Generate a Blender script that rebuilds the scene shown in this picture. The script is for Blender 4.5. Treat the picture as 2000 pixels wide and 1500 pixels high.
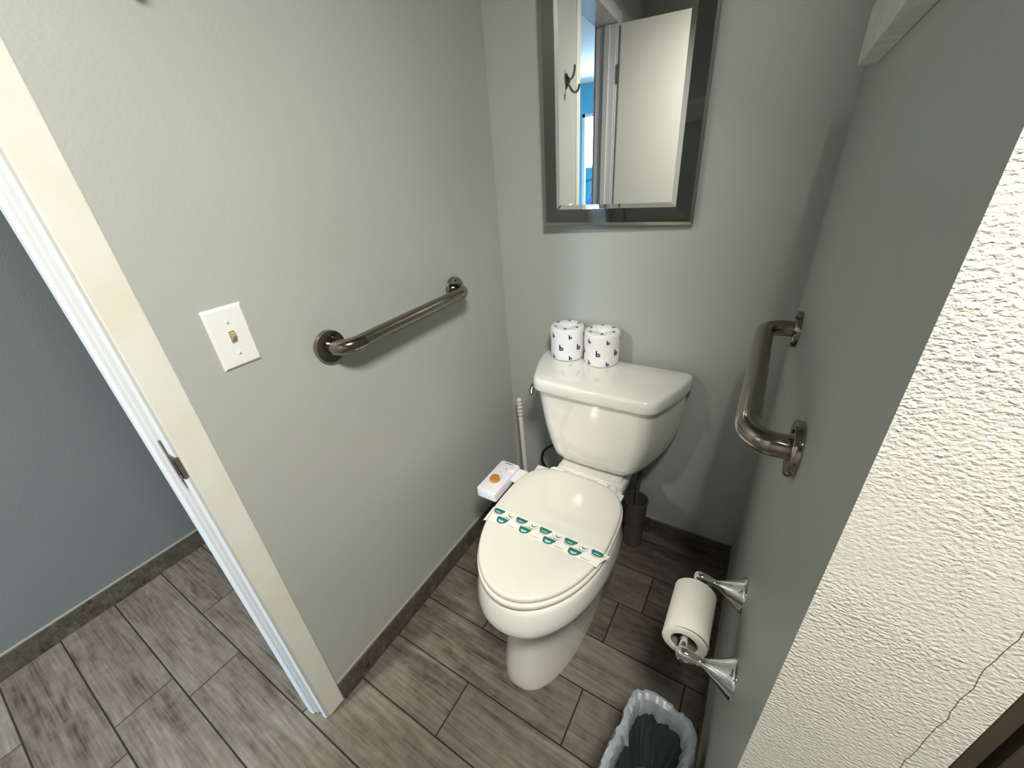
import bpy, math, random
from mathutils import Vector, Matrix, noise
random.seed(7)
PI = math.pi
C = bpy.context.scene.collection
for o in list(bpy.data.objects):
    bpy.data.objects.remove(o)

# ------------------------------------------------------------------ camera
cam_d = bpy.data.cameras.new('camera'); cam = bpy.data.objects.new('camera', cam_d); C.objects.link(cam)
cam.matrix_world = Matrix((
    (0.8513624517665771, -0.19416550170575186, 0.48732097602027785, 0.82984656),
    (0.5199386149005518, 0.43560952720335394, -0.7347844422311662, -1.24744724),
    (-0.06961187008907475, 0.8789448775418308, 0.4718157371110863, 1.353),
    (0, 0, 0, 1)))
cam_d.sensor_fit = 'HORIZONTAL'; cam_d.sensor_width = 36.0
cam_d.lens = 36.0 * 789.9 / 2000.0
cam_d.clip_start = 0.01; cam_d.clip_end = 2000
bpy.context.scene.camera = cam

# ------------------------------------------------------------------ render / world / light
sc = bpy.context.scene
sc.view_settings.view_transform = 'Standard'; sc.view_settings.look = 'None'
sc.view_settings.gamma = 1.0; sc.view_settings.use_curve_mapping = False
sc.view_settings.exposure = 0.0
sc.cycles.use_denoising = True
sc.cycles.max_bounces = 10; sc.cycles.diffuse_bounces = 3; sc.cycles.glossy_bounces = 6
sc.cycles.transmission_bounces = 8; sc.cycles.transparent_max_bounces = 8
sc.cycles.sample_clamp_indirect = 12.0
sc.cycles.caustics_reflective = False; sc.cycles.caustics_refractive = False

w = bpy.data.worlds.new('world'); sc.world = w; w.use_nodes = True
nt = w.node_tree; nt.nodes.clear()
bg = nt.nodes.new('ShaderNodeBackground'); wo = nt.nodes.new('ShaderNodeOutputWorld')
gr = nt.nodes.new('ShaderNodeValToRGB'); tc = nt.nodes.new('ShaderNodeTexCoord'); sp = nt.nodes.new('ShaderNodeSeparateXYZ')
nt.links.new(tc.outputs['Generated'], sp.inputs[0]); nt.links.new(sp.outputs['Z'], gr.inputs[0])
gr.color_ramp.elements[0].position = 0.0; gr.color_ramp.elements[0].color = (0.82, 0.92, 1.0, 1)
gr.color_ramp.elements[1].position = 0.8; gr.color_ramp.elements[1].color = (0.30, 0.55, 1.0, 1)
nt.links.new(gr.outputs[0], bg.inputs[0]); bg.inputs[1].default_value = 95.0
nt.links.new(bg.outputs[0], wo.inputs[0])

def area(name, loc, target, sx, sy, power, col, portal=False):
    l = bpy.data.lights.new(name, 'AREA'); l.shape = 'RECTANGLE'; l.size = sx; l.size_y = sy
    l.energy = power; l.color = col
    o = bpy.data.objects.new(name, l); C.objects.link(o); o.location = loc
    o.rotation_euler = (Vector(target) - Vector(loc)).to_track_quat('-Z', 'Y').to_euler()
    if portal: l.cycles.is_portal = True
    return o
# daylight coming in by the balcony door at the far end of the hall
area('daylight_portal', (-0.9, -6.42, 1.02), (-0.9, 0, 1.02), 1.38, 2.0, 1, (1, 1, 1), portal=True)
LAMP = (1.05, -1.32, 2.44)
area('ceiling_lamp_light', (LAMP[0], LAMP[1], LAMP[2] - 0.30), (LAMP[0], LAMP[1], 0), 0.30, 0.30, 42, (1.0, 0.97, 0.89))
area('hall_lamp_light', (-0.45, -2.60, 2.35), (-0.45, -2.60, 0), 0.24, 0.24, 62, (1.0, 0.95, 0.86))

# ------------------------------------------------------------------ materials
def new_mat(name):
    m = bpy.data.materials.new(name); m.use_nodes = True
    return m, m.node_tree, m.node_tree.nodes['Principled BSDF']
def P(b, **k):
    for a, v in k.items():
        b.inputs[a.replace('_', ' ')].default_value = v
def mat(name, col, rough=0.5, metal=0.0, bump=0.0, bscale=200.0, var=0.0, vscale=8.0, **k):
    m, t, b = new_mat(name)
    P(b, Base_Color=(*col, 1), Roughness=rough, Metallic=metal, **k)
    if bump or var:
        tc = t.nodes.new('ShaderNodeTexCoord')
    if bump:
        n = t.nodes.new('ShaderNodeTexNoise'); n.inputs['Scale'].default_value = bscale; n.inputs['Detail'].default_value = 3
        bp = t.nodes.new('ShaderNodeBump'); bp.inputs['Strength'].default_value = bump; bp.inputs['Distance'].default_value = 0.002
        t.links.new(tc.outputs['Object'], n.inputs['Vector']); t.links.new(n.outputs[0], bp.inputs['Height'])
        t.links.new(bp.outputs[0], b.inputs['Normal'])
    if var:
        n = t.nodes.new('ShaderNodeTexNoise'); n.inputs['Scale'].default_value = vscale; n.inputs['Detail'].default_value = 5
        r = t.nodes.new('ShaderNodeValToRGB')
        r.color_ramp.elements[0].position = 0.3; r.color_ramp.elements[1].position = 0.7
        r.color_ramp.elements[0].color = (*[c * (1 - var) for c in col], 1); r.color_ramp.elements[1].color = (*[min(1, c * (1 + var)) for c in col], 1)
        t.links.new(tc.outputs['Object'], n.inputs['Vector']); t.links.new(n.outputs[0], r.inputs[0]); t.links.new(r.outputs[0], b.inputs['Base Color'])
    return m

HALLDIM = mat('dimmed_hall_wall_paint', (0.20, 0.222, 0.23), 0.45, bump=0.25, bscale=160, var=0.03, vscale=3)  # wall grey darkened and blued, standing in for the dimmer hall light
PAINT = mat('grey_wall_paint', (0.45, 0.47, 0.44), 0.42, bump=0.25, bscale=160, var=0.03, vscale=3)
CEIL = mat('ceiling_white', (0.45, 0.46, 0.46), 0.8, bump=0.6, bscale=90)
WHITEP = mat('white_gloss_paint', (0.60, 0.61, 0.61), 0.32, bump=0.08, bscale=120)
DOORP = mat('door_paint', (0.66, 0.66, 0.61), 0.4)
CHINA = mat('white_vitreous_china', (0.80, 0.80, 0.75), 0.05, var=0.015, vscale=5, Coat_Weight=1.0, Coat_Roughness=0.02)
SEATP = mat('seat_plastic', (0.80, 0.78, 0.70), 0.07, Coat_Weight=1.0, Coat_Roughness=0.02)
PLASW = mat('white_plastic', (0.86, 0.86, 0.85), 0.25)
PLASL = mat('bidet_plastic', (0.82, 0.80, 0.86), 0.28)
SCREWW = mat('white_screw', (0.88, 0.88, 0.85), 0.3)
BEIGE = mat('beige_toggle', (0.50, 0.38, 0.20), 0.35)
DARKG = mat('dark_gap', (0.02, 0.018, 0.015), 0.7)
CHROME = mat('polished_chrome', (0.80, 0.80, 0.80), 0.06, 1.0)
STEEL = mat('polished_warm_steel', (0.33, 0.295, 0.25), 0.14, 1.0)
BRUSH = mat('peened_steel_grip', (0.29, 0.265, 0.22), 0.30, 1.0, bump=0.15, bscale=700)
PAPER = mat('tissue_paper', (0.84, 0.83, 0.74), 0.9, bump=0.35, bscale=300)
CARD = mat('cardboard_core', (0.22, 0.19, 0.15), 0.9)
WRAP = mat('wrapping_paper', (0.83, 0.83, 0.84), 0.6, bump=0.5, bscale=70)
NAVY = mat('navy_print', (0.012, 0.018, 0.07), 0.6)
TEAL = mat('teal_print', (0.015, 0.17, 0.15), 0.6)
TEALL = mat('pale_teal_print', (0.42, 0.72, 0.66), 0.6)
BROWN = mat('brown_print', (0.38, 0.33, 0.26), 0.6)
STRIP = mat('strip_paper', (0.88, 0.85, 0.79), 0.6)
AMBER = mat('amber_knob', (0.50, 0.22, 0.022), 0.3)
REDP = mat('red_print', (0.45, 0.12, 0.10), 0.5)
BLACKP = mat('black_print', (0.04, 0.04, 0.05), 0.5)
GREYP = mat('grey_print', (0.18, 0.18, 0.20), 0.5)
HANDLE = mat('plunger_handle_plastic', (0.74, 0.71, 0.66), 0.4)
RUBBER = mat('black_rubber', (0.015, 0.014, 0.013), 0.5)
FROST = mat('frosted_holder', (0.10, 0.095, 0.07), 0.35)
CADP = mat('cabinet_white', (0.6, 0.6, 0.57), 0.4)
BOARDP = mat('worn_white_board', (0.74, 0.74, 0.69), 0.55, bump=0.9, bscale=40, var=0.12, vscale=25)
DARKW = mat('dark_wood', (0.045, 0.036, 0.026), 0.35, bump=0.2, bscale=60, var=0.3, vscale=12)
BIN = mat('dark_bin_plastic', (0.012, 0.013, 0.02), 0.4)
CAULK = mat('caulk', (0.40, 0.39, 0.34), 0.6)
MIRROR = mat('mirror_silver', (0.90, 0.91, 0.90), 0.0, 1.0)
SMOKE = mat('smoked_mirror_frame', (0.20, 0.21, 0.195), 0.05, 1.0)
LIP = mat('frame_lip_metal', (0.42, 0.43, 0.41), 0.22, 1.0)
NICKEL = mat('dark_nickel', (0.30, 0.28, 0.25), 0.22, 1.0)
STRIKE = mat('strike_metal', (0.05, 0.06, 0.10), 0.3, 0.9)
TORN = mat('splintered_wood', (0.10, 0.08, 0.06), 0.8, bump=1.0, bscale=150)
BLUEW = mat('daylight_tinted_wall_paint', (0.10, 0.42, 0.62), 0.5)  # blue tint of the daylight put into the wall colour
BLUEF = mat('blue_sling_fabric', (0.002, 0.010, 0.035), 0.8, Specular_IOR_Level=0.0)
RAILM = mat('rail_metal', (0.002, 0.005, 0.007), 0.6, 0.0, Specular_IOR_Level=0.0)
FRAMEB = mat('door_frame_white', (0.62, 0.72, 0.78), 0.4)
DECKC = mat('balcony_concrete', (0.01, 0.045, 0.06), 0.8, Specular_IOR_Level=0.0)
SEA = mat('sea_water', (0.0004, 0.007, 0.008), 0.9, Specular_IOR_Level=0.0)

# casing paint with yellowed hand marks
m, t, b = new_mat('yellowed_casing_paint'); CASING = m
P(b, Roughness=0.35)
tc = t.nodes.new('ShaderNodeTexCoord'); n = t.nodes.new('ShaderNodeTexNoise'); n.inputs['Scale'].default_value = 7; n.inputs['Detail'].default_value = 6
r = t.nodes.new('ShaderNodeValToRGB'); r.color_ramp.elements[0].position = 0.42; r.color_ramp.elements[0].color = (0.76, 0.77, 0.71, 1)
r.color_ramp.elements[1].position = 0.72; r.color_ramp.elements[1].color = (0.72, 0.70, 0.59, 1)
t.links.new(tc.outputs['Object'], n.inputs['Vector']); t.links.new(n.outputs[0], r.inputs[0]); t.links.new(r.outputs[0], b.inputs['Base Color'])

# rough plaster with a vertical crack
m, t, b = new_mat('rough_textured_plaster'); PLASTER = m
P(b, Roughness=0.6)
tc = t.nodes.new('ShaderNodeTexCoord')
mp = t.nodes.new('ShaderNodeMapping'); mp.inputs['Scale'].default_value = (0.75, 1, 1.0); t.links.new(tc.outputs['Object'], mp.inputs[0])
n = t.nodes.new('ShaderNodeTexNoise'); n.inputs['Scale'].default_value = 340; n.inputs['Detail'].default_value = 2.5; n.inputs['Distortion'].default_value = 0.2
t.links.new(mp.outputs[0], n.inputs['Vector'])
n4 = t.nodes.new('ShaderNodeTexNoise'); n4.inputs['Scale'].default_value = 9; t.links.new(tc.outputs['Object'], n4.inputs['Vector'])
mr = t.nodes.new('ShaderNodeMapRange'); mr.inputs[1].default_value = 0.35; mr.inputs[2].default_value = 0.6; mr.inputs[3].default_value = 0.45; mr.inputs[4].default_value = 1.0
t.links.new(n4.outputs[0], mr.inputs[0])
mul = t.nodes.new('ShaderNodeMath'); mul.operation = 'MULTIPLY'; t.links.new(n.outputs[0], mul.inputs[0]); t.links.new(mr.outputs[0], mul.inputs[1])
bp = t.nodes.new('ShaderNodeBump'); bp.inputs['Strength'].default_value = 0.9; bp.inputs['Distance'].default_value = 0.0022
t.links.new(mul.outputs[0], bp.inputs['Height']); t.links.new(bp.outputs[0], b.inputs['Normal'])
sx = t.nodes.new('ShaderNodeSeparateXYZ'); t.links.new(tc.outputs['Object'], sx.inputs[0])
nz = t.nodes.new('ShaderNodeTexNoise'); nz.noise_dimensions = '1D'; nz.inputs['Scale'].default_value = 26; nz.inputs['Detail'].default_value = 5
t.links.new(sx.outputs['Z'], nz.inputs['W'])
ma = t.nodes.new('ShaderNodeMath'); ma.operation = 'MULTIPLY_ADD'; ma.inputs[1].default_value = 0.006; ma.inputs[2].default_value = 1.0135; t.links.new(nz.outputs[0], ma.inputs[0])
sb = t.nodes.new('ShaderNodeMath'); sb.operation = 'SUBTRACT'; t.links.new(sx.outputs['X'], sb.inputs[0]); t.links.new(ma.outputs[0], sb.inputs[1])
ab = t.nodes.new('ShaderNodeMath'); ab.operation = 'ABSOLUTE'; t.links.new(sb.outputs[0], ab.inputs[0])
lt = t.nodes.new('ShaderNodeMath'); lt.operation = 'LESS_THAN'; lt.inputs[1].default_value = 0.00035; t.links.new(ab.outputs[0], lt.inputs[0])
mx = t.nodes.new('ShaderNodeMix'); mx.data_type = 'RGBA'; mx.inputs[6].default_value = (0.57, 0.565, 0.505, 1); mx.inputs[7].default_value = (0.12, 0.11, 0.09, 1)
t.links.new(lt.outputs[0], mx.inputs[0]); t.links.new(mx.outputs[2], b.inputs['Base Color'])

# wood-look tile: per-tile random attribute drives tone and grain offset
def tile_mat(name, dark=1.0):
    m, t, b = new_mat(name)
    at = t.nodes.new('ShaderNodeAttribute'); at.attribute_name = 'tile'
    tc = t.nodes.new('ShaderNodeTexCoord')
    sc_ = t.nodes.new('ShaderNodeVectorMath'); sc_.operation = 'MULTIPLY_ADD'; sc_.inputs[1].default_value = (37, 53, 19)
    t.links.new(at.outputs['Color'], sc_.inputs[0]); t.links.new(tc.outputs['Object'], sc_.inputs[2])
    mp = t.nodes.new('ShaderNodeMapping'); mp.inputs['Scale'].default_value = (1.6, 9, 9); t.links.new(sc_.outputs[0], mp.inputs[0])
    # wavy grain
    nA = t.nodes.new('ShaderNodeTexNoise'); nA.inputs['Scale'].default_value = 2.2; nA.inputs['Detail'].default_value = 6; nA.inputs['Distortion'].default_value = 0.8
    t.links.new(mp.outputs[0], nA.inputs['Vector'])
    wv = t.nodes.new('ShaderNodeTexNoise'); wv.inputs['Scale'].default_value = 1.0; wv.inputs['Detail'].default_value = 1.0
    t.links.new(mp.outputs[0], wv.inputs['Vector'])
    m1 = t.nodes.new('ShaderNodeMath'); m1.operation = 'MULTIPLY'; m1.inputs[1].default_value = 70; t.links.new(wv.outputs[0], m1.inputs[0])
    sn = t.nodes.new('ShaderNodeMath'); sn.operation = 'SINE'; t.links.new(m1.outputs[0], sn.inputs[0])
    mp2 = t.nodes.new('ShaderNodeMapping'); mp2.inputs['Scale'].default_value = (4, 75, 20); t.links.new(sc_.outputs[0], mp2.inputs[0])
    nB = t.nodes.new('ShaderNodeTexNoise'); nB.inputs['Scale'].default_value = 2.0; nB.inputs['Detail'].default_value = 5; t.links.new(mp2.outputs[0], nB.inputs['Vector'])
    nC = t.nodes.new('ShaderNodeTexNoise'); nC.inputs['Scale'].default_value = 38; nC.inputs['Detail'].default_value = 4; t.links.new(sc_.outputs[0], nC.inputs['Vector'])
    def madd(a, k, c):
        q = t.nodes.new('ShaderNodeMath'); q.operation = 'MULTIPLY_ADD'; q.inputs[1].default_value = k
        t.links.new(a, q.inputs[0])
        if isinstance(c, float): q.inputs[2].default_value = c
        else: t.links.new(c, q.inputs[2])
        return q.outputs[0]
    v = madd(nA.outputs[0], 0.50, -0.09)
    v = madd(sn.outputs[0], 0.030, v)
    v = madd(nB.outputs[0], 0.52, v)
    v = madd(nC.outputs[0], 0.26, v)
    sa = t.nodes.new('ShaderNodeSeparateColor'); t.links.new(at.outputs['Color'], sa.inputs[0])
    v = madd(sa.outputs[0], 0.14, v)
    r = t.nodes.new('ShaderNodeValToRGB'); e = r.color_ramp.elements
    e[0].position = 0.38; e[0].color = (0.060 * dark, 0.046 * dark, 0.034 * dark, 1)
    e[1].position = 0.90; e[1].color = (0.36 * dark, 0.33 * dark, 0.275 * dark, 1)
    x = e.new(0.56); x.color = (0.175 * dark, 0.15 * dark, 0.12 * dark, 1)
    x = e.new(0.70); x.color = (0.245 * dark, 0.218 * dark, 0.178 * dark, 1)
    t.links.new(v, r.inputs[0]); t.links.new(r.outputs[0], b.inputs['Base Color'])
    P(b, Roughness=0.42)
    bp = t.nodes.new('ShaderNodeBump'); bp.inputs['Strength'].default_value = 0.35; bp.inputs['Distance'].default_value = 0.0015
    t.links.new(v, bp.inputs['Height']); t.links.new(bp.outputs[0], b.inputs['Normal'])
    return m
TILE = tile_mat('wood_look_tile', 0.70); TILEB = tile_mat('wood_look_baseboard_tile', 0.5)
GROUT = mat('dark_grout', (0.018, 0.015, 0.012), 0.9)

# bin liner plastic
def liner_mat(nm, LT):
    m, t, b = new_mat(nm)
    P(b, Base_Color=(0.48, 0.53, 0.57, 1), Roughness=0.28)
    tr = t.nodes.new('ShaderNodeBsdfTransparent'); tl = t.nodes.new('ShaderNodeBsdfTranslucent'); tl.inputs[0].default_value = (0.6, 0.66, 0.7, 1)
    mx1 = t.nodes.new('ShaderNodeMixShader'); mx1.inputs[0].default_value = 0.15; mx2 = t.nodes.new('ShaderNodeMixShader'); mx2.inputs[0].default_value = LT
    out = t.nodes['Material Output']
    t.links.new(b.outputs[0], mx1.inputs[1]); t.links.new(tl.outputs[0], mx1.inputs[2]); t.links.new(mx1.outputs[0], mx2.inputs[1]); t.links.new(tr.outputs[0], mx2.inputs[2]); t.links.new(mx2.outputs[0], out.inputs[0])
    tc = t.nodes.new('ShaderNodeTexCoord'); n = t.nodes.new('ShaderNodeTexNoise'); n.inputs['Scale'].default_value = 28; n.inputs['Detail'].default_value = 4; n.inputs['Distortion'].default_value = 1.5
    bp = t.nodes.new('ShaderNodeBump'); bp.inputs['Strength'].default_value = 0.6; bp.inputs['Distance'].default_value = 0.004
    t.links.new(tc.outputs['Object'], n.inputs['Vector']); t.links.new(n.outputs[0], bp.inputs['Height']); t.links.new(bp.outputs[0], b.inputs['Normal'])
    return m
LINER = liner_mat('bin_liner_plastic', 0.30); LINERSH = liner_mat('bin_liner_shaded_plastic', 0.88)  # second copy of the same plastic, clearer to imitate shade inside the bin

# lamp glass
m, t, b = new_mat('lamp_glass'); GLOW = m
P(b, Base_Color=(0.9, 0.88, 0.8, 1), Roughness=0.5, Emission_Color=(1, 0.93, 0.8, 1), Emission_Strength=5.0)
# window glass
m, t, b = new_mat('window_glass'); GLASS = m
tr = t.nodes.new('ShaderNodeBsdfTransparent'); tr.inputs[0].default_value = (0.80, 0.93, 1.0, 1)
gl = t.nodes.new('ShaderNodeBsdfGlossy'); gl.inputs['Roughness'].default_value = 0.0
mx = t.nodes.new('ShaderNodeMixShader'); mx.inputs[0].default_value = 0.06
t.links.new(tr.outputs[0], mx.inputs[1]); t.links.new(gl.outputs[0], mx.inputs[2]); t.links.new(mx.outputs[0], t.nodes['Material Output'].inputs[0])

# ------------------------------------------------------------------ geometry helpers
class G:
    """collects vertices and faces with a material index"""
    def __init__(s): s.v = []; s.f = []; s.m = []
    def add(s, v, f, mi=0):
        k = len(s.v); s.v += [tuple(p) for p in v]; s.f += [tuple(i + k for i in q) for q in f]; s.m += [mi] * len(f); return s
    def box(s, lo, hi, mi=0):
        x0, y0, z0 = lo; x1, y1, z1 = hi
        v = [(x0, y0, z0), (x1, y0, z0), (x1, y1, z0), (x0, y1, z0), (x0, y0, z1), (x1, y0, z1), (x1, y1, z1), (x0, y1, z1)]
        f = [(0, 3, 2, 1), (4, 5, 6, 7), (0, 1, 5, 4), (1, 2, 6, 5), (2, 3, 7, 6), (3, 0, 4, 7)]
        return s.add(v, f, mi)
    def rings(s, rs, cap0=True, cap1=True, mi=0, close=True):
        n = len(rs[0]); assert all(len(r) == n for r in rs); v = [p for r in rs for p in r]; f = []
        for i in range(len(rs) - 1):
            for j in range(n if close else n - 1):
                a = i * n + j; b_ = i * n + (j + 1) % n
                f.append((a, b_, b_ + n, a + n))
        if cap0: f.append(tuple(reversed(range(n))))
        if cap1: f.append(tuple((len(rs) - 1) * n + j for j in range(n)))
        return s.add(v, f, mi)
    def lathe(s, prof, c, axis='z', n=40, mi=0, cap0=True, cap1=True, sx=1, sy=1):
        rs = []
        for r, h in prof:
            ring = []
            for j in range(n):
                a = 2 * PI * j / n; u, v_ = r * math.cos(a) * sx, r * math.sin(a) * sy
                if axis == 'z': p = (c[0] + u, c[1] + v_, c[2] + h)
                elif axis == 'x': p = (c[0] + h, c[1] + u, c[2] + v_)
                elif axis == '-x': p = (c[0] - h, c[1] - u, c[2] + v_)
                elif axis == 'y': p = (c[0] + v_, c[1] + h, c[2] + u)
                ring.append(p)
            rs.append(ring)
        return s.rings(rs, cap0, cap1, mi)
    def tube(s, path, r, n=20, mi=0, caps=True):
        path = [Vector(p) for p in path]; rs = []
        t0 = (path[1] - path[0]).normalized(); up = Vector((0, 0, 1)) if abs(t0.z) < 0.9 else Vector((1, 0, 0))
        nn = t0.cross(up).normalized()
        for i, p in enumerate(path):
            t_ = ((path[min(i + 1, len(path) - 1)] - path[max(i - 1, 0)])).normalized()
            nn = (nn - t_ * nn.dot(t_)).normalized(); bb = t_.cross(nn)
            rr = r[i] if isinstance(r, (list, tuple)) else r
            rs.append([tuple(p + (nn * math.cos(2 * PI * j / n) + bb * math.sin(2 * PI * j / n)) * rr) for j in range(n)])
        return s.rings(rs, caps, caps, mi)

def props(o, label=None, cat=None, group=None, kind=None):
    if label: o['label'] = label
    if cat: o['category'] = cat
    if group: o['group'] = group
    if kind: o['kind'] = kind
    return o
def mk(name, g, mats, parent=None, smooth=40, bevel=0.0, bseg=2, sub=0):
    me = bpy.data.meshes.new(name)
    off = Vector((0, 0, 0)); q = parent
    while q is not None: off += q.location; q = q.parent
    me.from_pydata([tuple(Vector(p) - off) for p in g.v], [], g.f)
    if not isinstance(mats, (list, tuple)): mats = [mats]
    for mm in mats: me.materials.append(mm)
    for p, mi in zip(me.polygons, g.m): p.material_index = mi
    me.update()
    if smooth:
        me.shade_smooth(); me.set_sharp_from_angle(angle=math.radians(smooth))
    o = bpy.data.objects.new(name, me); C.objects.link(o)
    if parent: o.parent = parent
    if bevel:
        b_ = o.modifiers.new('bevel', 'BEVEL'); b_.width = bevel; b_.segments = bseg; b_.limit_method = 'ANGLE'; b_.harden_normals = False
    if sub:
        s_ = o.modifiers.new('sub', 'SUBSURF'); s_.levels = sub; s_.render_levels = sub
    return o
def thing(name, label, cat, loc, group=None):
    o = bpy.data.objects.new(name, None); C.objects.link(o); o.location = loc; o.empty_display_size = 0.05
    return props(o, label, cat, group)
def struct(name, g, mats, parent=None, **k):
    o = mk(name, g, mats, parent, **k)
    if not parent: o['kind'] = 'structure'
    return o
def B(lo, hi): return G().box(lo, hi)

W = 0.913; WE = 1.037; YE = -0.95; H = 2.44; XH = -1.044
# ------------------------------------------------------------------ setting: walls
struct('wall_left', G().box((-0.11, -1.05, 0), (0, 0.0, H)).box((-0.11, -2.7, 0), (0, -1.80, H)).box((-0.11, -1.80, 2.05), (0, -1.05, H)), PAINT, smooth=0)
struct('wall_back', B((-0.11, 0, 0), (WE, 0.10, H)), PAINT, smooth=0)
g = G().box((W, YE, 0), (WE, 0, H)); g.m[2] = 1
struct('wall_right', g, [PAINT, PLASTER], smooth=0)
struct('wall_alcove', B((WE, -0.35, 0), (3.5, -0.25, H)), PAINT, smooth=0)
struct('wall_east', B((3.4, -6.5, 0), (3.5, -0.35, H)), PAINT, smooth=0)
struct('wall_entry', B((0.0, -2.7, 0), (3.4, -2.6, H)), PAINT, smooth=0)
struct('wall_hall', B((XH - 0.1, -4.4, 0), (XH, 1.0, H)), HALLDIM, smooth=0)
struct('wall_hall_end', B((XH - 0.1, 1.0, 0), (-0.0, 1.1, H)), HALLDIM, smooth=0)
struct('wall_hall_inner', B((-0.11, 0.1, 0), (-0.01, 1.0, H)), PAINT, smooth=0)
struct('wall_living', B((-3.1, -4.4, 0), (XH - 0.1, -4.3, H)), PAINT, smooth=0)
struct('wall_west', B((-3.2, -6.5, 0), (-3.1, -4.3, H)), PAINT, smooth=0)
struct('wall_front', G().box((-3.2, -6.6, 0), (-1.62, -6.5, H)).box((-0.2, -6.6, 0), (3.5, -6.5, H)).box((-1.62, -6.6, 2.03), (-0.2, -6.5, H)), BLUEW, smooth=0)
struct('ceiling', G().box((-3.2, -6.6, H), (3.5, 1.1, H + 0.1)), CEIL, smooth=0)

# floor: plank tiles laid along x, rows 152 mm wide
def tiles(name, rows, mats, zt=0.0, gap=0.0028):
    v, f, mi, tid = [], [], [], []
    for (x0, x1, y0, y1, seed) in rows:
        rr = random.Random(seed); c = (rr.random(), rr.random(), rr.random(), 1)
        k = len(v); h = gap / 2; e = 0.0012
        v += [(x0 + h, y0 + h, zt - 0.002), (x1 - h, y0 + h, zt - 0.002), (x1 - h, y1 - h, zt - 0.002), (x0 + h, y1 - h, zt - 0.002),
              (x0 + h + e, y0 + h + e, zt), (x1 - h - e, y0 + h + e, zt), (x1 - h - e, y1 - h - e, zt), (x0 + h + e, y1 - h - e, zt)]
        q = [(4, 5, 6, 7), (0, 1, 5, 4), (1, 2, 6, 5), (2, 3, 7, 6), (3, 0, 4, 7)]
        f += [tuple(i + k for i in a) for a in q]; mi += [0] * 5; tid += [c] * 5
    xs = [r[0] for r in rows] + [r[1] for r in rows]; ys = [r[2] for r in rows] + [r[3] for r in rows]
    k = len(v); g = G().box((min(xs), min(ys), zt - 0.06), (max(xs), max(ys), zt - 0.0015))
    v += g.v; f += [tuple(i + k for i in a) for a in g.f]; mi += [1] * 6; tid += [(0, 0, 0, 1)] * 6
    me = bpy.data.meshes.new(name); me.from_pydata(v, [], f)
    for mm in mats: me.materials.append(mm)
    for p, a in zip(me.polygons, mi): p.material_index = a
    at = me.color_attributes.new('tile', 'FLOAT_COLOR', 'CORNER')
    for p, c in zip(me.polygons, tid):
        for li in p.loop_indices: at.data[li].color = c
    o = bpy.data.objects.new(name, me); C.objects.link(o); return o
T = 0.1523; L1 = -0.5072; TL = 0.61
joint = {-2: 0.45, -1: 0.688, 0: 0.608, 1: 0.245, 2: 0.604, 3: 0.300, 4: -0.687, 5: -0.4245, 6: -0.533, 7: -0.425, 8: -0.12}
rows = []
for k in range(-10, 40):
    y1 = L1 + T - T * k; y0 = y1 - T          # row k lies between line k and k+1 (line 1 = L1)
    j = joint.get(k, random.Random(k * 13 + 5).random() * TL)
    x = j - TL * math.ceil((j + 3.2) / TL)
    while x < 3.5:
        a, b_ = max(x, -3.2), min(x + TL, 3.5)
        if b_ - a > 0.02: rows.append((a, b_, y0, y1, k * 101 + round((x - j) / TL) * 7 + 3))
        x += TL
o = tiles('floor', rows, [TILE, GROUT]); o['kind'] = 'structure'

# baseboards cut from the same tile, a band of painted caulk on top
HB = 0.078; BT = 0.008
def baseboard(name, ax, pos, sgn, a0, a1, seed):
    """ax: wall runs along this axis; pos: wall plane; sgn: side the board stands on"""
    v, f, tid, mi = [], [], [], []
    rr = random.Random(seed); x = a0
    while x < a1 - 1e-6:
        x2 = min(a1, x + (0.61 if x > a0 or seed % 2 else 0.37)); c = (rr.random(), rr.random(), rr.random(), 1)
        lo, hi = x + 0.0006, x2 - 0.0006; p0, p1 = sorted((pos, pos + sgn * BT))
        g = G().box((lo, p0, 0), (hi, p1, HB)) if ax == 'x' else G().box((p0, lo, 0), (p1, hi, HB))
        k = len(v); v += g.v; f += [tuple(i + k for i in q) for q in g.f]; tid += [c] * 6; mi += [0] * 6
        x = x2
    p0, p1 = sorted((pos, pos + sgn * 0.0035))
    g = G().box((a0, p0, HB), (a1, p1, HB + 0.006)) if ax == 'x' else G().box((p0, a0, HB), (p1, a1, HB + 0.006))
    k = len(v); v += g.v; f += [tuple(i + k for i in q) for q in g.f]; tid += [(0, 0, 0, 1)] * 6; mi += [1] * 6
    me = bpy.data.meshes.new(name); me.from_pydata(v, [], f); me.materials.append(TILEB); me.materials.append(CAULK)
    for p, a in zip(me.polygons, mi): p.material_index = a
    at = me.color_attributes.new('tile', 'FLOAT_COLOR', 'CORNER')
    for p, c in zip(me.polygons, tid):
        for li in p.loop_indices: at.data[li].color = c
    o = bpy.data.objects.new(name, me); C.objects.link(o); o['kind'] = 'structure'; return o
baseboard('baseboard_left', 'y', 0.0, 1, -1.030, 0.0, 1)
baseboard('baseboard_back', 'x', 0.0, -1, BT, W, 3)
baseboard('baseboard_right', 'y', W, -1, YE, -BT, 5)
baseboard('baseboard_hall', 'y', XH, 1, -1.362 - 0.61 * 5, 1.0, 7)

# doorway frame in the left wall -------------------------------------------------
ZD = 2.03
def extr(poly, z0, z1):
    g = G(); n = len(poly)
    g.rings([[(x, y, z0) for x, y in poly], [(x, y, z1) for x, y in poly]])
    return g
YJ = -1.088
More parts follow.
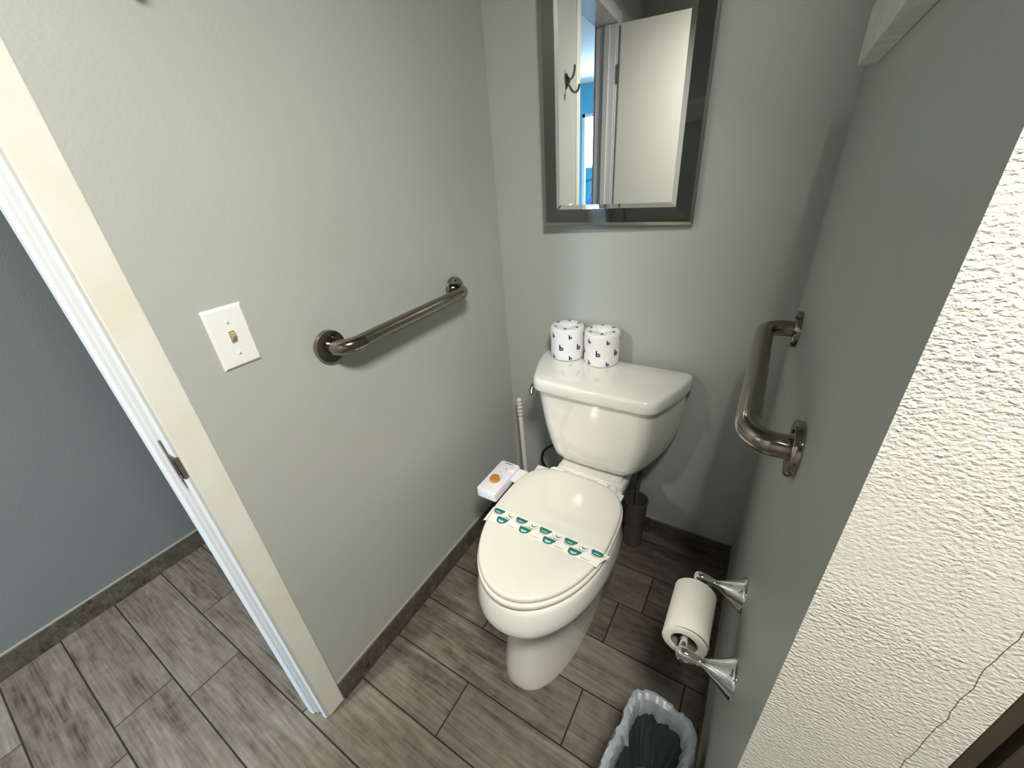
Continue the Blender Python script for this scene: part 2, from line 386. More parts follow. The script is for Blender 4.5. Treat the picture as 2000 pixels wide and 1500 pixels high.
# trim_1: jamb of the latch side, one piece of cream casing and the white jamb with its grooved stop
t1 = bpy.data.objects.new('trim_1', None); C.objects.link(t1); t1.location = (0, YJ, 0); t1['kind'] = 'structure'
mk('casing_face', B((-0.004, YJ + 0.004, 0.0), (0.0035, -1.030, ZD)), CASING, t1, bevel=0.003)
prof = [(0.0025, YJ + 0.0045), (0.0025, YJ), (-0.004, YJ - 0.0035), (-0.013, YJ - 0.0035), (-0.016, YJ), (-0.020, YJ + 0.002), (-0.023, YJ), (-0.030, YJ), (-0.0315, YJ - 0.007), (-0.036, YJ - 0.007), (-0.0375, YJ - 0.004),
        (-0.040, YJ - 0.012), (-0.045, YJ - 0.016), (-0.064, YJ - 0.016), (-0.067, YJ - 0.012), (-0.067, YJ), (-0.115, YJ), (-0.115, YJ + 0.02), (-0.004, YJ + 0.02)]
mk('jamb', extr(prof, 0.004, ZD), WHITEP, t1, smooth=30, bevel=0.0012)
# strike recess chiselled in the jamb
g = G()
pl = [(0.0028, 0.943), (-0.006, 0.950), (-0.013, 0.947), (-0.017, 0.939), (-0.021, 0.952), (-0.026, 0.968), (-0.033, 0.974), (-0.030, 0.945), (-0.029, 0.915), (-0.026, 0.886), (-0.019, 0.866), (-0.021, 0.884), (-0.013, 0.892), (0.0028, 0.897)]
g.rings([[(x, YJ - 0.0042, z) for x, z in pl], [(x, YJ + 0.003, z) for x, z in pl]])
mk('torn_edge', g, TORN, t1, smooth=0)
mk('strike_plate', G().box((-0.021, YJ - 0.0058, 0.899), (0.0022, YJ - 0.0036, 0.941)).box((-0.011, YJ - 0.0066, 0.903), (-0.008, YJ - 0.005, 0.938)), STRIKE, t1, bevel=0.0008)
# trim_2: far jamb with hinge side casing
g = G().box((-0.115, -1.80, 0), (0.0, -1.78, ZD)).box((-0.067, -1.78, 0), (-0.035, -1.768, ZD))
g.box((0.0, -1.85, 0), (0.012, -1.785, ZD + 0.06)).box((-0.127, -1.85, 0), (-0.115, -1.785, ZD + 0.06))
struct('trim_2', g, WHITEP, bevel=0.002)
struct('trim_3', G().box((-0.115, -1.78, ZD), (0.0, YJ, ZD + 0.02)).box((0.0, -1.785, ZD + 0.001), (0.012, -1.03, ZD + 0.06)).box((-0.127, -1.785, ZD + 0.001), (-0.115, -1.03, ZD + 0.06)), WHITEP, bevel=0.002)

# door leaf folded open against the room, seen in the mirror
d1 = bpy.data.objects.new('door_1', None); C.objects.link(d1); d1.location = (0.02, -1.80, 0.008); d1['kind'] = 'structure'
mk('door_panel', B((0.025, -1.817, 0.008), (0.475, -1.782, 2.025)), DOORP, d1, bevel=0.002)
for sgn, y in ((1, -1.782), (-1, -1.817)):
    g = G().lathe([(0.0, 0), (0.030, 0.0), (0.028, 0.006), (0.011, 0.01), (0.010, 0.03), (0.024, 0.038), (0.028, 0.05), (0.024, 0.06), (0, 0.064)] if sgn > 0 else
                  [(0.0, 0), (0.030, 0.0), (0.028, -0.006), (0.011, -0.01), (0.010, -0.03), (0.024, -0.038), (0.028, -0.05), (0.024, -0.06), (0, -0.064)], (0.41, y, 0.92), 'y', 24)
    mk('door_knob', g, NICKEL, d1)
for z in (0.25, 1.75):
    mk('hinge', G().box((0.013, -1.786, z), (0.026, -1.776, z + 0.09)), NICKEL, d1)

# balcony door at the far end
w1 = bpy.data.objects.new('window_1', None); C.objects.link(w1); w1.location = (-0.9, -6.55, 0); w1['kind'] = 'structure'
fw = 0.045
mk('window_frame', G().box((-1.62, -6.58, 0), (-1.62 + fw, -6.50, 2.03)).box((-0.2 - fw, -6.58, 0), (-0.2, -6.50, 2.03)).box((-1.62, -6.58, 2.03 - fw), (-0.2, -6.50, 2.03)).box((-1.62, -6.58, 0), (-0.2, -6.50, 0.04)).box((-0.93, -6.57, 0), (-0.89, -6.52, 2.03)), FRAMEB, w1, smooth=0)
mk('window_pane', B((-1.60, -6.552, 0.03), (-0.22, -6.546, 2.0)), GLASS, w1, smooth=0)
struct('balcony_deck', B((-3.2, -8.2, -0.12), (2.5, -6.6, -0.02)), DECKC, smooth=0)
struct('sea', B((-900, -1500, -18.5), (900, -60, -18)), SEA, smooth=0)

# ------------------------------------------------------------------ toilet
CX = 0.440
def egg(cx, hw, yb, yw, yf, z, nf=2.15, nb=2.6, n=72, dz=0):
    r = []
    for j in range(n):
        a = 2 * PI * j / n; c, s = math.cos(a), math.sin(a)
        if s < 0: x = hw * math.copysign(abs(c) ** (2 / nf), c); y = yw - (yw - yf) * abs(s) ** (2 / nf)
        else: x = hw * math.copysign(abs(c) ** (2 / nb), c); y = yw + (yb - yw) * abs(s) ** (2 / nb)
        r.append((cx + x, y, z))
    return r
toilet = thing('toilet', 'white two-piece toilet with closed oval lid standing on dark wood-look tiles', 'toilet', (CX, -0.42, 0))
g = G()
R = [(0.0, .118, -.16, -.46, -.748), (.012, .118, -.16, -.46, -.748), (.05, .114, -.16, -.46, -.741), (.12, .107, -.16, -.46, -.728), (.19, .103, -.17, -.46, -.717),
     (.245, .104, -.18, -.46, -.712), (.280, .110, -.20, -.46, -.716), (.300, .124, -.22, -.47, -.730), (.312, .143, -.23, -.47, -.750), (.319, .162, -.24, -.48, -.769), (.325, .175, -.245, -.48, -.782),
     (.332, .1815, -.25, -.48, -.789), (.342, .184, -.25, -.48, -.791), (.360, .1825, -.25, -.48, -.787), (.380, .179, -.25, -.49, -.779), (.397, .176, -.25, -.49, -.772), (.404, .173, -.25, -.49, -.767), (.4075, .166, -.255, -.49, -.760)]
BXC = .4345
rs = [egg(BXC, hw, yb, yw, yf, z, 2.1 if z > .26 else 2.3, 2.5) for z, hw, yb, yw, yf in R]
rs.append(egg(BXC, .13, -.29, -.48, -.72, .4075))
g.rings(rs)
# rear deck that carries the tank, trapway behind
def rr_ring(x0, x1, y0, y1, r, z, n=6):
    out = []
    for (cx_, cy_, a0) in ((x1 - r, y1 - r, 0), (x0 + r, y1 - r, PI / 2), (x0 + r, y0 + r, PI), (x1 - r, y0 + r, 1.5 * PI)):
        for i in range(n): a = a0 + (PI / 2) * i / (n - 1); out.append((cx_ + r * math.cos(a), cy_ + r * math.sin(a), z))
    return out
g.rings([rr_ring(CX - hw, CX + hw, y0, -.035, .03, z) for z, hw, y0 in ((0, .074, -.30), (.15, .070, -.30), (.225, .072, -.31), (.30, .105, -.315), (.34, .117, -.32), (.385, .122, -.325), (.402, .120, -.325), (.409, .113, -.32))])
g.rings([rr_ring(CX - hw, CX + hw, -.235, -.05, .025, z) for z, hw in ((.402, .112), (.418, .110), (.4235, .104))])
bowl = mk('bowl', g, CHINA, toilet, smooth=50)
# tank
def tank_ring(hb, hf, yb, yf, z, rc=.030, bow=.006, n=12, rb=.022):
    """outline: straight back edge, curved sides leaning in towards a bowed front, all corners filleted"""
    def side(t_): return (hb + (hf - hb) * t_ ** 1.6, yb + (yf - yb) * t_)
    def front(x): return (x, yf - bow * (1 - (x / hf) ** 2))
    def q(p0, c, p1, k): return [tuple(p0[i] * (1 - t) ** 2 + 2 * c[i] * t * (1 - t) + p1[i] * t * t for i in (0, 1)) for t in [j / k for j in range(k + 1)]]
    L = yb - yf; t0, t1 = rb / L, 1 - rc / L
    right = q((hb - rb, yb), side(0), side(t0), 6)
    right += [side(t0 + (t1 - t0) * i / n) for i in range(1, n)]
    p = side(t1); e = front(hf - rc)
    d = (side(t1)[0] - side(t1 - .05)[0], side(t1)[1] - side(t1 - .05)[1]); kk = (yf - p[1]) / d[1]
    right += q(p, (p[0] + d[0] * kk, yf), e, 8)
    fr = [front((hf - rc) * (1 - 2 * i / 14)) for i in range(1, 14)]
    left = [(-x, y) for x, y in reversed(right)]
    return [(CX + .005 + x, y - .018, .424 + (z - .412) * .9935) for x, y in right + fr + left]
g = G(); rs = []
for i in range(19):
    s = i / 18; z = .412 + (.712 - .412) * s
    q = 1 - (1 - s) ** 3.2
    hb = .172 + (.243 - .172) * q; hf = .120 + (.177 - .120) * (s ** .8 * .6 + q * .4); yf = -.209 - .0235 * s
    if i == 0: hb -= .035; hf -= .012; yf += .03
    if i == 1: hb -= .010; hf -= .003; yf += .010
    rs.append(tank_ring(hb, hf, -.022, yf, z + (0.0 if i else .006)))
g.rings(rs)
tank = mk('tank', g, CHINA, toilet, smooth=50)
g = G()
rs = [tank_ring(.248, .182, -.02, -.238, .706), tank_ring(.2535, .1875, -.016, -.2455, .7075), tank_ring(.255, .189, -.015, -.248, .712), tank_ring(.2535, .1875, -.015, -.2475, .736),
      tank_ring(.252, .186, -.016, -.246, .743), tank_ring(.249, .183, -.019, -.243, .7475), tank_ring(.243, .177, -.025, -.237, .7495), tank_ring(.10, .07, -.08, -.17, .7512)]
g.rings(rs)
mk('tank_lid', g, CHINA, toilet, smooth=50)
# side flush lever on the left of the tank
g = G().lathe([(.0, 0), (.014, 0), (.014, .006), (.008, .010), (.008, .018), (.0, .019)], (CX - .190, -.205, .700), '-x', 20)
g.tube([(CX - .206, -.203, .706), (CX - .212, -.212, .700), (CX - .213, -.225, .690), (CX - .208, -.235, .680)], [.007, .0085, .009, .006], 12)
mk('flush_lever', g, NICKEL, toilet)
# seat ring and lid
LX = .4305
def eggset(lst, cx, nf=1.97, nb=3.5): return [egg(cx, hw, yb, yw, yf, z, nf, nb) for z, hw, yb, yw, yf in lst]
g = G().rings(eggset([(.4125, .173, -.285, -.50, -.763), (.414, .1785, -.28, -.50, -.769), (.419, .1805, -.28, -.50, -.7725), (.427, .1805, -.28, -.50, -.7725), (.4305, .1775, -.282, -.50, -.769), (.431, .12, -.33, -.50, -.70)], LX))
mk('seat', g, SEATP, toilet, smooth=50)
g = G().rings(eggset([(.4325, .169, -.299, -.50, -.756), (.434, .1745, -.293, -.50, -.7625), (.438, .177, -.291, -.50, -.766), (.4445, .177, -.291, -.50, -.766), (.4488, .1745, -.293, -.50, -.763), (.4507, .170, -.298, -.50, -.757), (.4522, .13, -.33, -.50, -.70), (.453, .06, -.40, -.50, -.60)], LX))
mk('seat_lid', g, SEATP, toilet, smooth=50)
for s in (-1, 1):
    x = LX + s * .075
    g = G().box((x - .022, -.292, .4095), (x + .022, -.262, .424)); g.lathe([(.009, -.02), (.009, .02)], (x, -.281, .432), 'x', 16)
    mk('hinge', g, PLASW, toilet, bevel=.003)
    mk('bolt_cap', G().lathe([(.018, 0), (.018, .006), (.013, .011), (.001, .012)], (x + s * .028, -.268, .4095), n=24), PLASW, toilet)

# bidet attachment ---------------------------------------------------------------
bd = thing('bidet_attachment', 'white bidet attachment with an amber dial clamped at the left of the toilet seat', 'bidet', (.185, -.40, .40))
g = G().rings([rr_ring(.1495, .2195, -.477, -.322, .006, .3995), rr_ring(.147, .222, -.4795, -.320, .007, .402), rr_ring(.147, .222, -.4795, -.320, .007, .4315), rr_ring(.149, .220, -.4775, -.322, .006, .4345), rr_ring(.153, .216, -.4735, -.326, .005, .4352)])
box = mk('control_box', g, PLASL, bd, smooth=35)
g = G().box((.221, -.386, .4145), (.262, -.323, .4235))
g.box((.262, -.345, .4085), (.566, -.262, .4112)); g.box((.255, -.386, .4085), (.263, -.323, .4235)); g.box((.566, -.330, .4085), (.576, -.272, .4112))
mk('mounting_arm', g, PLASL, bd, bevel=.002)
mk('spare_cap', G().lathe([(.0, 0), (.013, 0), (.013, .001), (.012, .0018), (0, .002)], (.207, -.353, .4352), n=24), PLASW, bd)
mk('dial', G().lathe([(.0165, 0), (.0165, .003), (.0155, .011), (.0145, .0125), (.0005, .0128)], (.183, -.420, .4352), n=36), AMBER, bd)
def arc_strip(cx, cy, z, r0, r1, a0, a1, n=20):
    v, f = [], []
    for i in range(n + 1):
        a = a0 + (a1 - a0) * i / n
        v += [(cx + r0 * math.cos(a), cy + r0 * math.sin(a), z), (cx + r1 * math.cos(a), cy + r1 * math.sin(a), z)]
    for i in range(n): f.append((2 * i, 2 * i + 1, 2 * i + 3, 2 * i + 2))
    return v, f
for r0, r1, a0, a1, mm in ((.0195, .0207, 1.05, 1.5, REDP), (.0190, .0212, 1.58, 1.66, REDP), (.0175, .0225, .97, 1.04, GREYP)):
    v, f = arc_strip(.183, -.420, .43535, r0, r1, PI * a0, PI * a1); mk('dial_mark', G().add(v, f), mm, bd, smooth=0)
mk('indicator_dot', G().lathe([(.0, 0), (.0024, 0), (.0024, .0003), (0, .0003)], (.188, -.356, .4352), n=12), BLACKP, bd, smooth=0)
g = G(); x = .170
for k in range(8):
    wl = .0022 + .0010 * (k % 3 == 0); g.box((x, -.3320, .4352), (x + wl + .001, -.3290, .4355)); x += wl + .0009
mk('label_print', g, BLACKP, bd, smooth=0)

# paper sanitary strip across the lid ----------------------------------------------
def strip_pt(u, v, lift=0.0):
    # u along the strip (0..1), v across (0..1) front to back; ends bend down over the lid edge
    a0 = Vector((.2515, -.588, 0)); a1 = Vector((.2535, -.533, 0)); b0 = Vector((.604, -.590, 0)); b1 = Vector((.622, -.540, 0))
    p = (a0 * (1 - v) + a1 * v) * (1 - u) + (b0 * (1 - v) + b1 * v) * u
    dx = min(abs(p.x - LX) / .18, 1.2)
    # lid half width at this y
    t_ = max(0, (-.48 - p.y)) / (.767 - .48); hw = .18 * (1 - t_ ** 2.15) ** (1 / 2.15)
    d = hw - abs(p.x - LX)
    z = .4538 + .0004 * (1 - dx)
    if d < .022 and u < .5: z -= (.022 - d) ** 1.35 * 1.5
    if u > .5 and d < .012: z -= (.012 - d) * .12
    z = max(z, .4475 if u > .5 else .437)
    if u > .5 and d < -0.002: z += .004 * math.sin(v * 5)
    return Vector((p.x, p.y, z + lift))
g = G(); NU, NV = 60, 8
vv = [strip_pt(i / NU, j / NV) + Vector((0, 0, .0007 * noise.noise(Vector((i * .23, j * .4, 0))) if 3 < i < 55 else 0)) for i in range(NU + 1) for j in range(NV + 1)]
ff = [(i * (NV + 1) + j, (i + 1) * (NV + 1) + j, (i + 1) * (NV + 1) + j + 1, i * (NV + 1) + j + 1) for i in range(NU) for j in range(NV)]
g.add(vv, ff, 0)
def patch(u0, u1, v0, v1, mi, shape, n=12, m=3):
    """a printed mark: column i spans shape(i/n)->(lo,hi) of v"""
    v_, f_ = [], []
    for i in range(n + 1):
        s = i / n; lo, hi = shape(s)
        for j in range(m + 1):
            q = lo + (hi - lo) * j / m; vq = min(1, max(0, v0 + (v1 - v0) * q))
            v_.append(strip_pt(u0 + (u1 - u0) * s, vq, {1: .0011, 2: .0014, 3: .0009}[mi]))
    for i in range(n):
        for j in range(m): f_.append((i * (m + 1) + j, (i + 1) * (m + 1) + j, (i + 1) * (m + 1) + j + 1, i * (m + 1) + j + 1))
    g.add(v_, f_, mi)
def circ(s): return math.sqrt(max(0, 1 - (2 * s - 1) ** 2))
def emblem(u, vt, sc_=1.0, full=True):
    w_ = .098 * sc_; h_ = .42 * sc_
    patch(u, u + w_, vt - .15 * sc_, vt, 1, lambda s: (0, 1))
    a, b_ = u + .006 * sc_, u + w_ - .006 * sc_
    patch(a, b_, vt - h_ * .80, vt - .14 * sc_, 1, lambda s: (1 - circ(s), 1))
    patch(a + .016, b_ - .016, vt - h_ * .58, vt - .18 * sc_, 2, lambda s: (1 - circ(s), 1))
    if full: patch(u, u + w_, vt - h_, vt - .12 * sc_, 3, lambda s: (1 - circ(s), 1 - circ(s) + .12))
for i in range(5):
    u = .035 + .212 * i
    if u + .1 < 1.0: emblem(u, .90)
    if u + .235 < 1.0 and u + .12 < .9:
        uu = u + .118
        patch(uu, uu + .085, .52, .88, 3, lambda s: (1 - circ(s), 1 - circ(s) + .10))
        patch(uu + .02, uu + .068, .66, .84, 1, lambda s: (1 - circ(s), 1 - circ(s) + .35))
        patch(uu - .01, uu + .06, .50, .535, 3, lambda s: (0, 1))
    u2 = u + .078
    if u2 + .1 < .96:
        patch(u2, u2 + .098, .30, .45, 1, lambda s: (0, 1))
        patch(u2 + .003, u2 + .095, .04, .31, 1, lambda s: (1 - circ(s), 1))
        patch(u2 + .022, u2 + .076, .12, .27, 2, lambda s: (1 - circ(s), 1))
        patch(u2 + .115, u2 + .185, .12, .15, 3, lambda s: (0, 1))
o = mk('sanitary_strip', g, [STRIP, TEAL, TEALL, BROWN], smooth=60)
props(o, 'paper sanitary strip with green emblems laid across the closed toilet lid', 'paper strip')

# ------------------------------------------------------------------ wrapped toilet rolls on the tank
def letter_b(sz):
    st = [(-.42, 1.02), (-.14, .90), (-.14, -.36), (-.42, -.36)]
    polys = [[(x * sz, y * sz) for x, y in st]]
    n = 22; ring = []
    for i in range(n):
        a0, a1 = 2 * PI * i / n, 2 * PI * (i + 1) / n
        def P_(a, r1, r2): return ((.04 + r1 * math.cos(a)) * sz, (.02 + r2 * math.sin(a)) * sz)
        ring.append([P_(a0, .17, .15), P_(a0, .46, .40), P_(a1, .46, .40), P_(a1, .17, .15)])
    return polys + ring
def wrapped_roll(name, label, c, r, h, rot, seed):
    g = G(); n = 96; rs = []
    hs = [0, .002, .008, .03, .06, .085, h - .008, h - .002, h]
    for k, z in enumerate(hs):
        ring = []
        for j in range(n):
            a = 2 * PI * j / n
            rr = r + .0011 * noise.noise(Vector((math.cos(a) * 2.2 + seed, math.sin(a) * 2.2, z * 30))) + .0007 * math.cos(3 * a + seed)
            if k in (0, len(hs) - 1): rr -= .006
            if k in (1, len(hs) - 2): rr -= .002
            ring.append((c[0] + rr * math.cos(a), c[1] + rr * math.sin(a), c[2] + z))
        rs.append(ring)
    for rad, dz in ((.040, .0005), (.028, .0), (.021, -.003), (.015, -.012), (.006, -.016)):
        rs.append([(c[0] + rad * math.cos(2 * PI * j / n), c[1] + rad * math.sin(2 * PI * j / n), c[2] + h + dz + (.0016 * math.sin(12 * 2 * PI * j / n + seed) if rad < .035 else .0005 * math.sin(7 * 2 * PI * j / n))) for j in range(n)])
    g.rings(rs)
    for k in range(6):
        for (da, zz, s_) in ((0, .048, .0155), (-.52, .088, .0108), (-.52, .014, .0108)):
            a0 = rot + k * (2 * PI / 6) + da
            for poly in letter_b(s_):
                pts = []
                for x, y in poly:
                    a = a0 + x / r; pts.append((c[0] + (r + .0016) * math.cos(a), c[1] + (r + .0016) * math.sin(a), c[2] + zz + y - .002))
                g.add(pts, [tuple(range(len(pts)))], 1)
    for k in range(6):
        a0 = rot + k * 2 * PI / 6 + .2; rad = .040
        for poly in letter_b(.0095):
            pts = []
            for x, y in poly:
                rx, ry = rad + y, x
                pts.append((c[0] + rx * math.cos(a0) - ry * math.sin(a0), c[1] + rx * math.sin(a0) + ry * math.cos(a0), c[2] + h + .0016))
            g.add(pts, [tuple(range(len(pts)))], 1)
    o = mk(name, g, [WRAP, NAVY], smooth=60)
    return props(o, label, 'toilet roll', 'wrapped toilet rolls on the tank')
wrapped_roll('wrapped_toilet_roll', 'left of two paper-wrapped toilet rolls on the tank lid, nearest the corner', (.286, -.062, .7612), .0570, .111, -1.52, 1)
wrapped_roll('wrapped_toilet_roll', 'right of two paper-wrapped toilet rolls on the tank lid, with clear hollow top', (.409, -.064, .7612), .0575, .111, -1.42, 5)

# ------------------------------------------------------------------ plunger, brush, hose
pg = thing('plunger', 'plunger with a pale ringed handle standing in the left back corner', 'plunger', (.09, -.075, 0))
TOPP = Vector((.0705, -.06, .532)); BOT = Vector((.090, -.075, .10)); ax = (BOT - TOPP)
def along(d): return tuple(TOPP + ax.normalized() * d)
prof = [(.0005, -.001), (.006, .000), (.010, .004), (.0115, .009), (.010, .015), (.006, .018)]
d = .019
for k in range(4):
    prof += [(.0062, d), (.0115, d + .0025), (.0122, d + .007), (.0105, d + .0115), (.0062, d + .0135)]; d += .0165
prof += [(.0095, d + .002), (.0098, d + .02), (.0098, .25), (.0095, .43)]
g = G().tube([along(p[1]) for p in prof], [p[0] for p in prof], 20)
mk('handle', g, HANDLE, pg, smooth=50)
mk('cup', G().lathe([(.058, 0.0), (.060, .004), (.056, .03), (.045, .055), (.028, .075), (.018, .085), (.016, .105), (.010, .107)], (.092, -.077, 0), n=40), RUBBER, pg)
tb = thing('toilet_brush', 'toilet brush in a plastic cup behind the right side of the toilet', 'toilet brush', (.571, -.074, 0))
mk('brush_cup', G().lathe([(.034, 0.0), (.037, .003), (.037, .06), (.034, .075), (.038, .10), (.041, .215), (.044, .218), (.044, .223), (.040, .223), (.038, .20), (.032, .08), (.030, .01), (.001, .01)], (.571, -.074, 0), n=40, cap1=False), FROST, tb)
mk('brush_handle', G().tube([(.571, -.074, .02), (.572, -.074, .2), (.573, -.072, .40)], [.02, .0075, .0075], 16), FROST, tb)
hs_ = thing('supply_hose', 'black water hose looping behind the left side of the toilet tank', 'hose', (.20, -.05, .2))
def bez(pts, n=40):
    out = []
    m_ = len(pts) - 1
    for i in range(n + 1):
        t_ = i / n; q = [Vector(p) for p in pts]
        while len(q) > 1: q = [q[k] * (1 - t_) + q[k + 1] * t_ for k in range(len(q) - 1)]
        out.append(tuple(q[0]))
    return out
mk('hose_line', G().tube(bez([(.30, -.07, .42), (.28, -.055, .345), (.20, -.05, .36), (.10, -.05, .31), (.14, -.05, .17), (.20, -.045, .20), (.22, -.04, .16)]), .0055, 14), RUBBER, hs_)
mk('shutoff_valve', G().lathe([(.018, 0), (.018, -.003), (.009, -.004), (.009, -.045), (.0, -.046)], (.22, -.001, .155), 'y', 24).lathe([(.012, 0), (.012, .02)], (.22, -.04, .145), n=16), CHROME, hs_)

# ------------------------------------------------------------------ grab bars
def grab_bar(label, wallx, s, y0, z0, y1, z1, stand, rad=.0178, fl=.038):
    r = thing('grab_bar', label, 'grab bar', (wallx, (y0 + y1) / 2, (z0 + z1) / 2), 'metal grab bars beside the toilet')
    rb = .042; a = Vector((wallx, y0, z0)); b_ = Vector((wallx, y1, z1)); u = (b_ - a).normalized(); nrm = Vector((s, 0, 0))
    def bend(p, du):
        pts = [p + nrm * .006]
        for i in range(11):
            t_ = (PI / 2) * i / 10
            pts.append(p + nrm * (stand - rb + rb * math.sin(t_)) + du * (rb - rb * math.cos(t_)))
        return [tuple(q) for q in pts]
    ba = bend(a, u); bb = bend(b_, -u)
    e0 = Vector(ba[-1]) + u * .012; e1 = Vector(bb[-1]) - u * .012
    mk('bend', G().tube(ba + [tuple(e0)], rad, 28), STEEL, r)
    mk('bend', G().tube(bb + [tuple(e1)], rad, 28), STEEL, r)
    mk('grip', G().tube([tuple(e0), tuple(e0 * .5 + e1 * .5), tuple(e1)], rad * 1.012, 28), BRUSH, r)
    for p in (a, b_):
        pr = [(.0005, 0), (fl, 0), (fl, .009), (fl - .0015, .0115), (rad + .006, .0125), (rad + .002, .0128), (.0005, .0128)]
        g = G().lathe(pr, tuple(p), 'x' if s > 0 else '-x', 44)
        sg = 1 if s > 0 else -1
        fo = mk('flange', g, STEEL, r)
        hx = p.x + s * .0128
        mk('set_screw', G().lathe([(.0005, 0), (.0032, 0), (.0030, .0012), (.0005, .0014)], (hx - s * .0004, p.y, p.z + .0275), 'x' if s > 0 else '-x', 14), DARKG, fo)
    return r
grab_bar('steel grab bar on the left wall between the light switch and the corner', 0.0, 1, -.745, 1.020, -.283, 1.030, .056)
grab_bar('steel grab bar on the right wall above the toilet paper holder', W, -1, -.668, .980, -.195, .988, .066, fl=.0405)

# ------------------------------------------------------------------ light switch
sw = thing('light_switch', 'white toggle light switch plate on the left wall beside the door casing', 'light switch', (0, -.926, 1.110))
yc, zc = -.9262, 1.1105
def rect(x, hy, hz, r=.003): 
    return [(x, yc + a, zc + b_) for a, b_ in ((-hy, -hz), (hy, -hz), (hy, hz), (-hy, hz))]
g = G(); g.rings([rect(0, .0348, .0575), rect(.0015, .0348, .0575), rect(.0055, .0305, .053)], cap0=True, cap1=False)
# face with a slot
hy, hz, sy_, sz_ = .0305, .053, .0052, .012
x = .0055
v = [(x, yc - hy, zc - hz), (x, yc + hy, zc - hz), (x, yc + hy, zc + hz), (x, yc - hy, zc + hz), (x, yc - sy_, zc - sz_), (x, yc + sy_, zc - sz_), (x, yc + sy_, zc + sz_), (x, yc - sy_, zc + sz_)]
g.add(v, [(0, 1, 5, 4), (1, 2, 6, 5), (2, 3, 7, 6), (3, 0, 4, 7)])
v = v[4:] + [(x - .004, a[1], a[2]) for a in v[4:]]
g.add(v, [(0, 1, 5, 4), (1, 2, 6, 5), (2, 3, 7, 6), (3, 0, 4, 7), (4, 5, 6, 7)])
mk('wall_plate', g, PLASW, sw, smooth=15)
mk('toggle', G().rings([[(.0018, yc + a, zc + b_) for a, b_ in ((-.0045, -.010), (.0045, -.010), (.0045, .0105), (-.0045, .0105))],
                      [(.0050, yc + a, zc + b_) for a, b_ in ((-.0045, -.009), (.0045, -.009), (.0045, .0105), (-.0045, .0105))],
                      [(.0135, yc + a, zc + b_) for a, b_ in ((-.0036, .003), (.0036, .003), (.0036, .0115), (-.0036, .0115))]]), BEIGE, sw, bevel=.0008)
for s in (-1, 1):
    so = mk('screw', G().lathe([(.0036, 0), (.0034, .0010), (.0018, .0017), (.0003, .0018)], (.0055, yc, zc + s * .0302), 'x', 20), SCREWW, sw)
    mk('screw_slot', B((.0068, yc - .0004, zc + s * .0302 - .0030), (.0075, yc + .0004, zc + s * .0302 + .0030)), GREYP, so)

# ------------------------------------------------------------------ robe hook on the left wall
hk = thing('robe_hook', 'dark metal double robe hook high on the left wall', 'hook', (0, -.885, 1.66))
hy_, hz_ = -.885, 1.665
mk('backplate', G().rings([[(0 + x, hy_ + ry * math.cos(2 * PI * j / 28), hz_ + rz * math.sin(2 * PI * j / 28)) for j in range(28)] for x, ry, rz in ((0, .013, .030), (.003, .013, .030), (.010, .009, .018), (.018, .006, .008), (.020, .0008, .001))]), NICKEL, hk)
mk('hook_arm', G().tube(bez([(.012, hy_, hz_ + .004), (.034, hy_, hz_ + .002), (.038, hy_, hz_ + .03), (.040, hy_, hz_ + .055)], 16), [.0048] * 15 + [.0050, .0035], 12), NICKEL, hk)
mk('hook_arm', G().tube(bez([(.012, hy_, hz_ - .006), (.022, hy_, hz_ - .050), (.056, hy_, hz_ - .060), (.060, hy_, hz_ - .016)], 18), [.0048] * 17 + [.0052, .0036], 12), NICKEL, hk)

# ------------------------------------------------------------------ mirror cabinet on the back wall
YAW = math.radians(3.0)
mc = thing('mirror_cabinet', 'mirrored wall cabinet with a smoked mirror frame hung above the toilet', 'mirror cabinet', (.42, 0, 1.18))
X0, Y0m, Z0m, Wm, Hm = .2015, -.052, 1.184, .432, .66
cY, sY = math.cos(YAW), math.sin(YAW)
def mloc(u, v, d):  # u across, v up, d out of the door face (towards the viewer is positive)
    return (X0 + u * cY + d * sY, Y0m + u * sY - d * cY, Z0m + v)
def mquad(g, pts, mi=0): g.add([mloc(*p) for p in pts], [(0, 1, 2, 3)], mi)
def mring(ins, d): return [mloc(ins, ins, d), mloc(Wm - ins, ins, d), mloc(Wm - ins, Hm - ins, d), mloc(ins, Hm - ins, d)]
g = G(); g.rings([mring(.012, -.022), mring(0.0015, -.022), mring(0.0, -.010), mring(.0, -.008)], cap0=True, cap1=False, mi=2)
g.rings([mring(.0, -.008), mring(.0085, -.0050)], cap0=False, cap1=False, mi=1)
g.rings([mring(.0085, -.0050), mring(.046, .004)], cap0=False, cap1=False, mi=0)
g.rings([mring(.046, .004), mring(.0465, .0025)], cap0=False, cap1=False, mi=1)
mk('frame', g, [SMOKE, LIP, DARKG], mc, smooth=0)
g = G(); g.rings([mring(.0465, .0025), mring(.058, .0045)], cap0=True, cap1=True)
mk('mirror_glass', g, MIRROR, mc, smooth=0)
mk('cabinet_body', B((.215, -.024, Z0m + .01), (.625, 0, Z0m + Hm - .01)), DARKG, mc)
mk('door_catch', G().box((X0 - .002, -.040, 1.495), (X0 + .006, -.030, 1.530)), DARKG, mc)

# ------------------------------------------------------------------ ledge board, top right
o = mk('wooden_ledge_board', G().box((.887, -1.0, 1.458), (W - .0002, -.24, 1.532)), BOARDP, bevel=.0012, smooth=0)
props(o, 'worn white board fixed along the top of the right wall', 'ledge board')
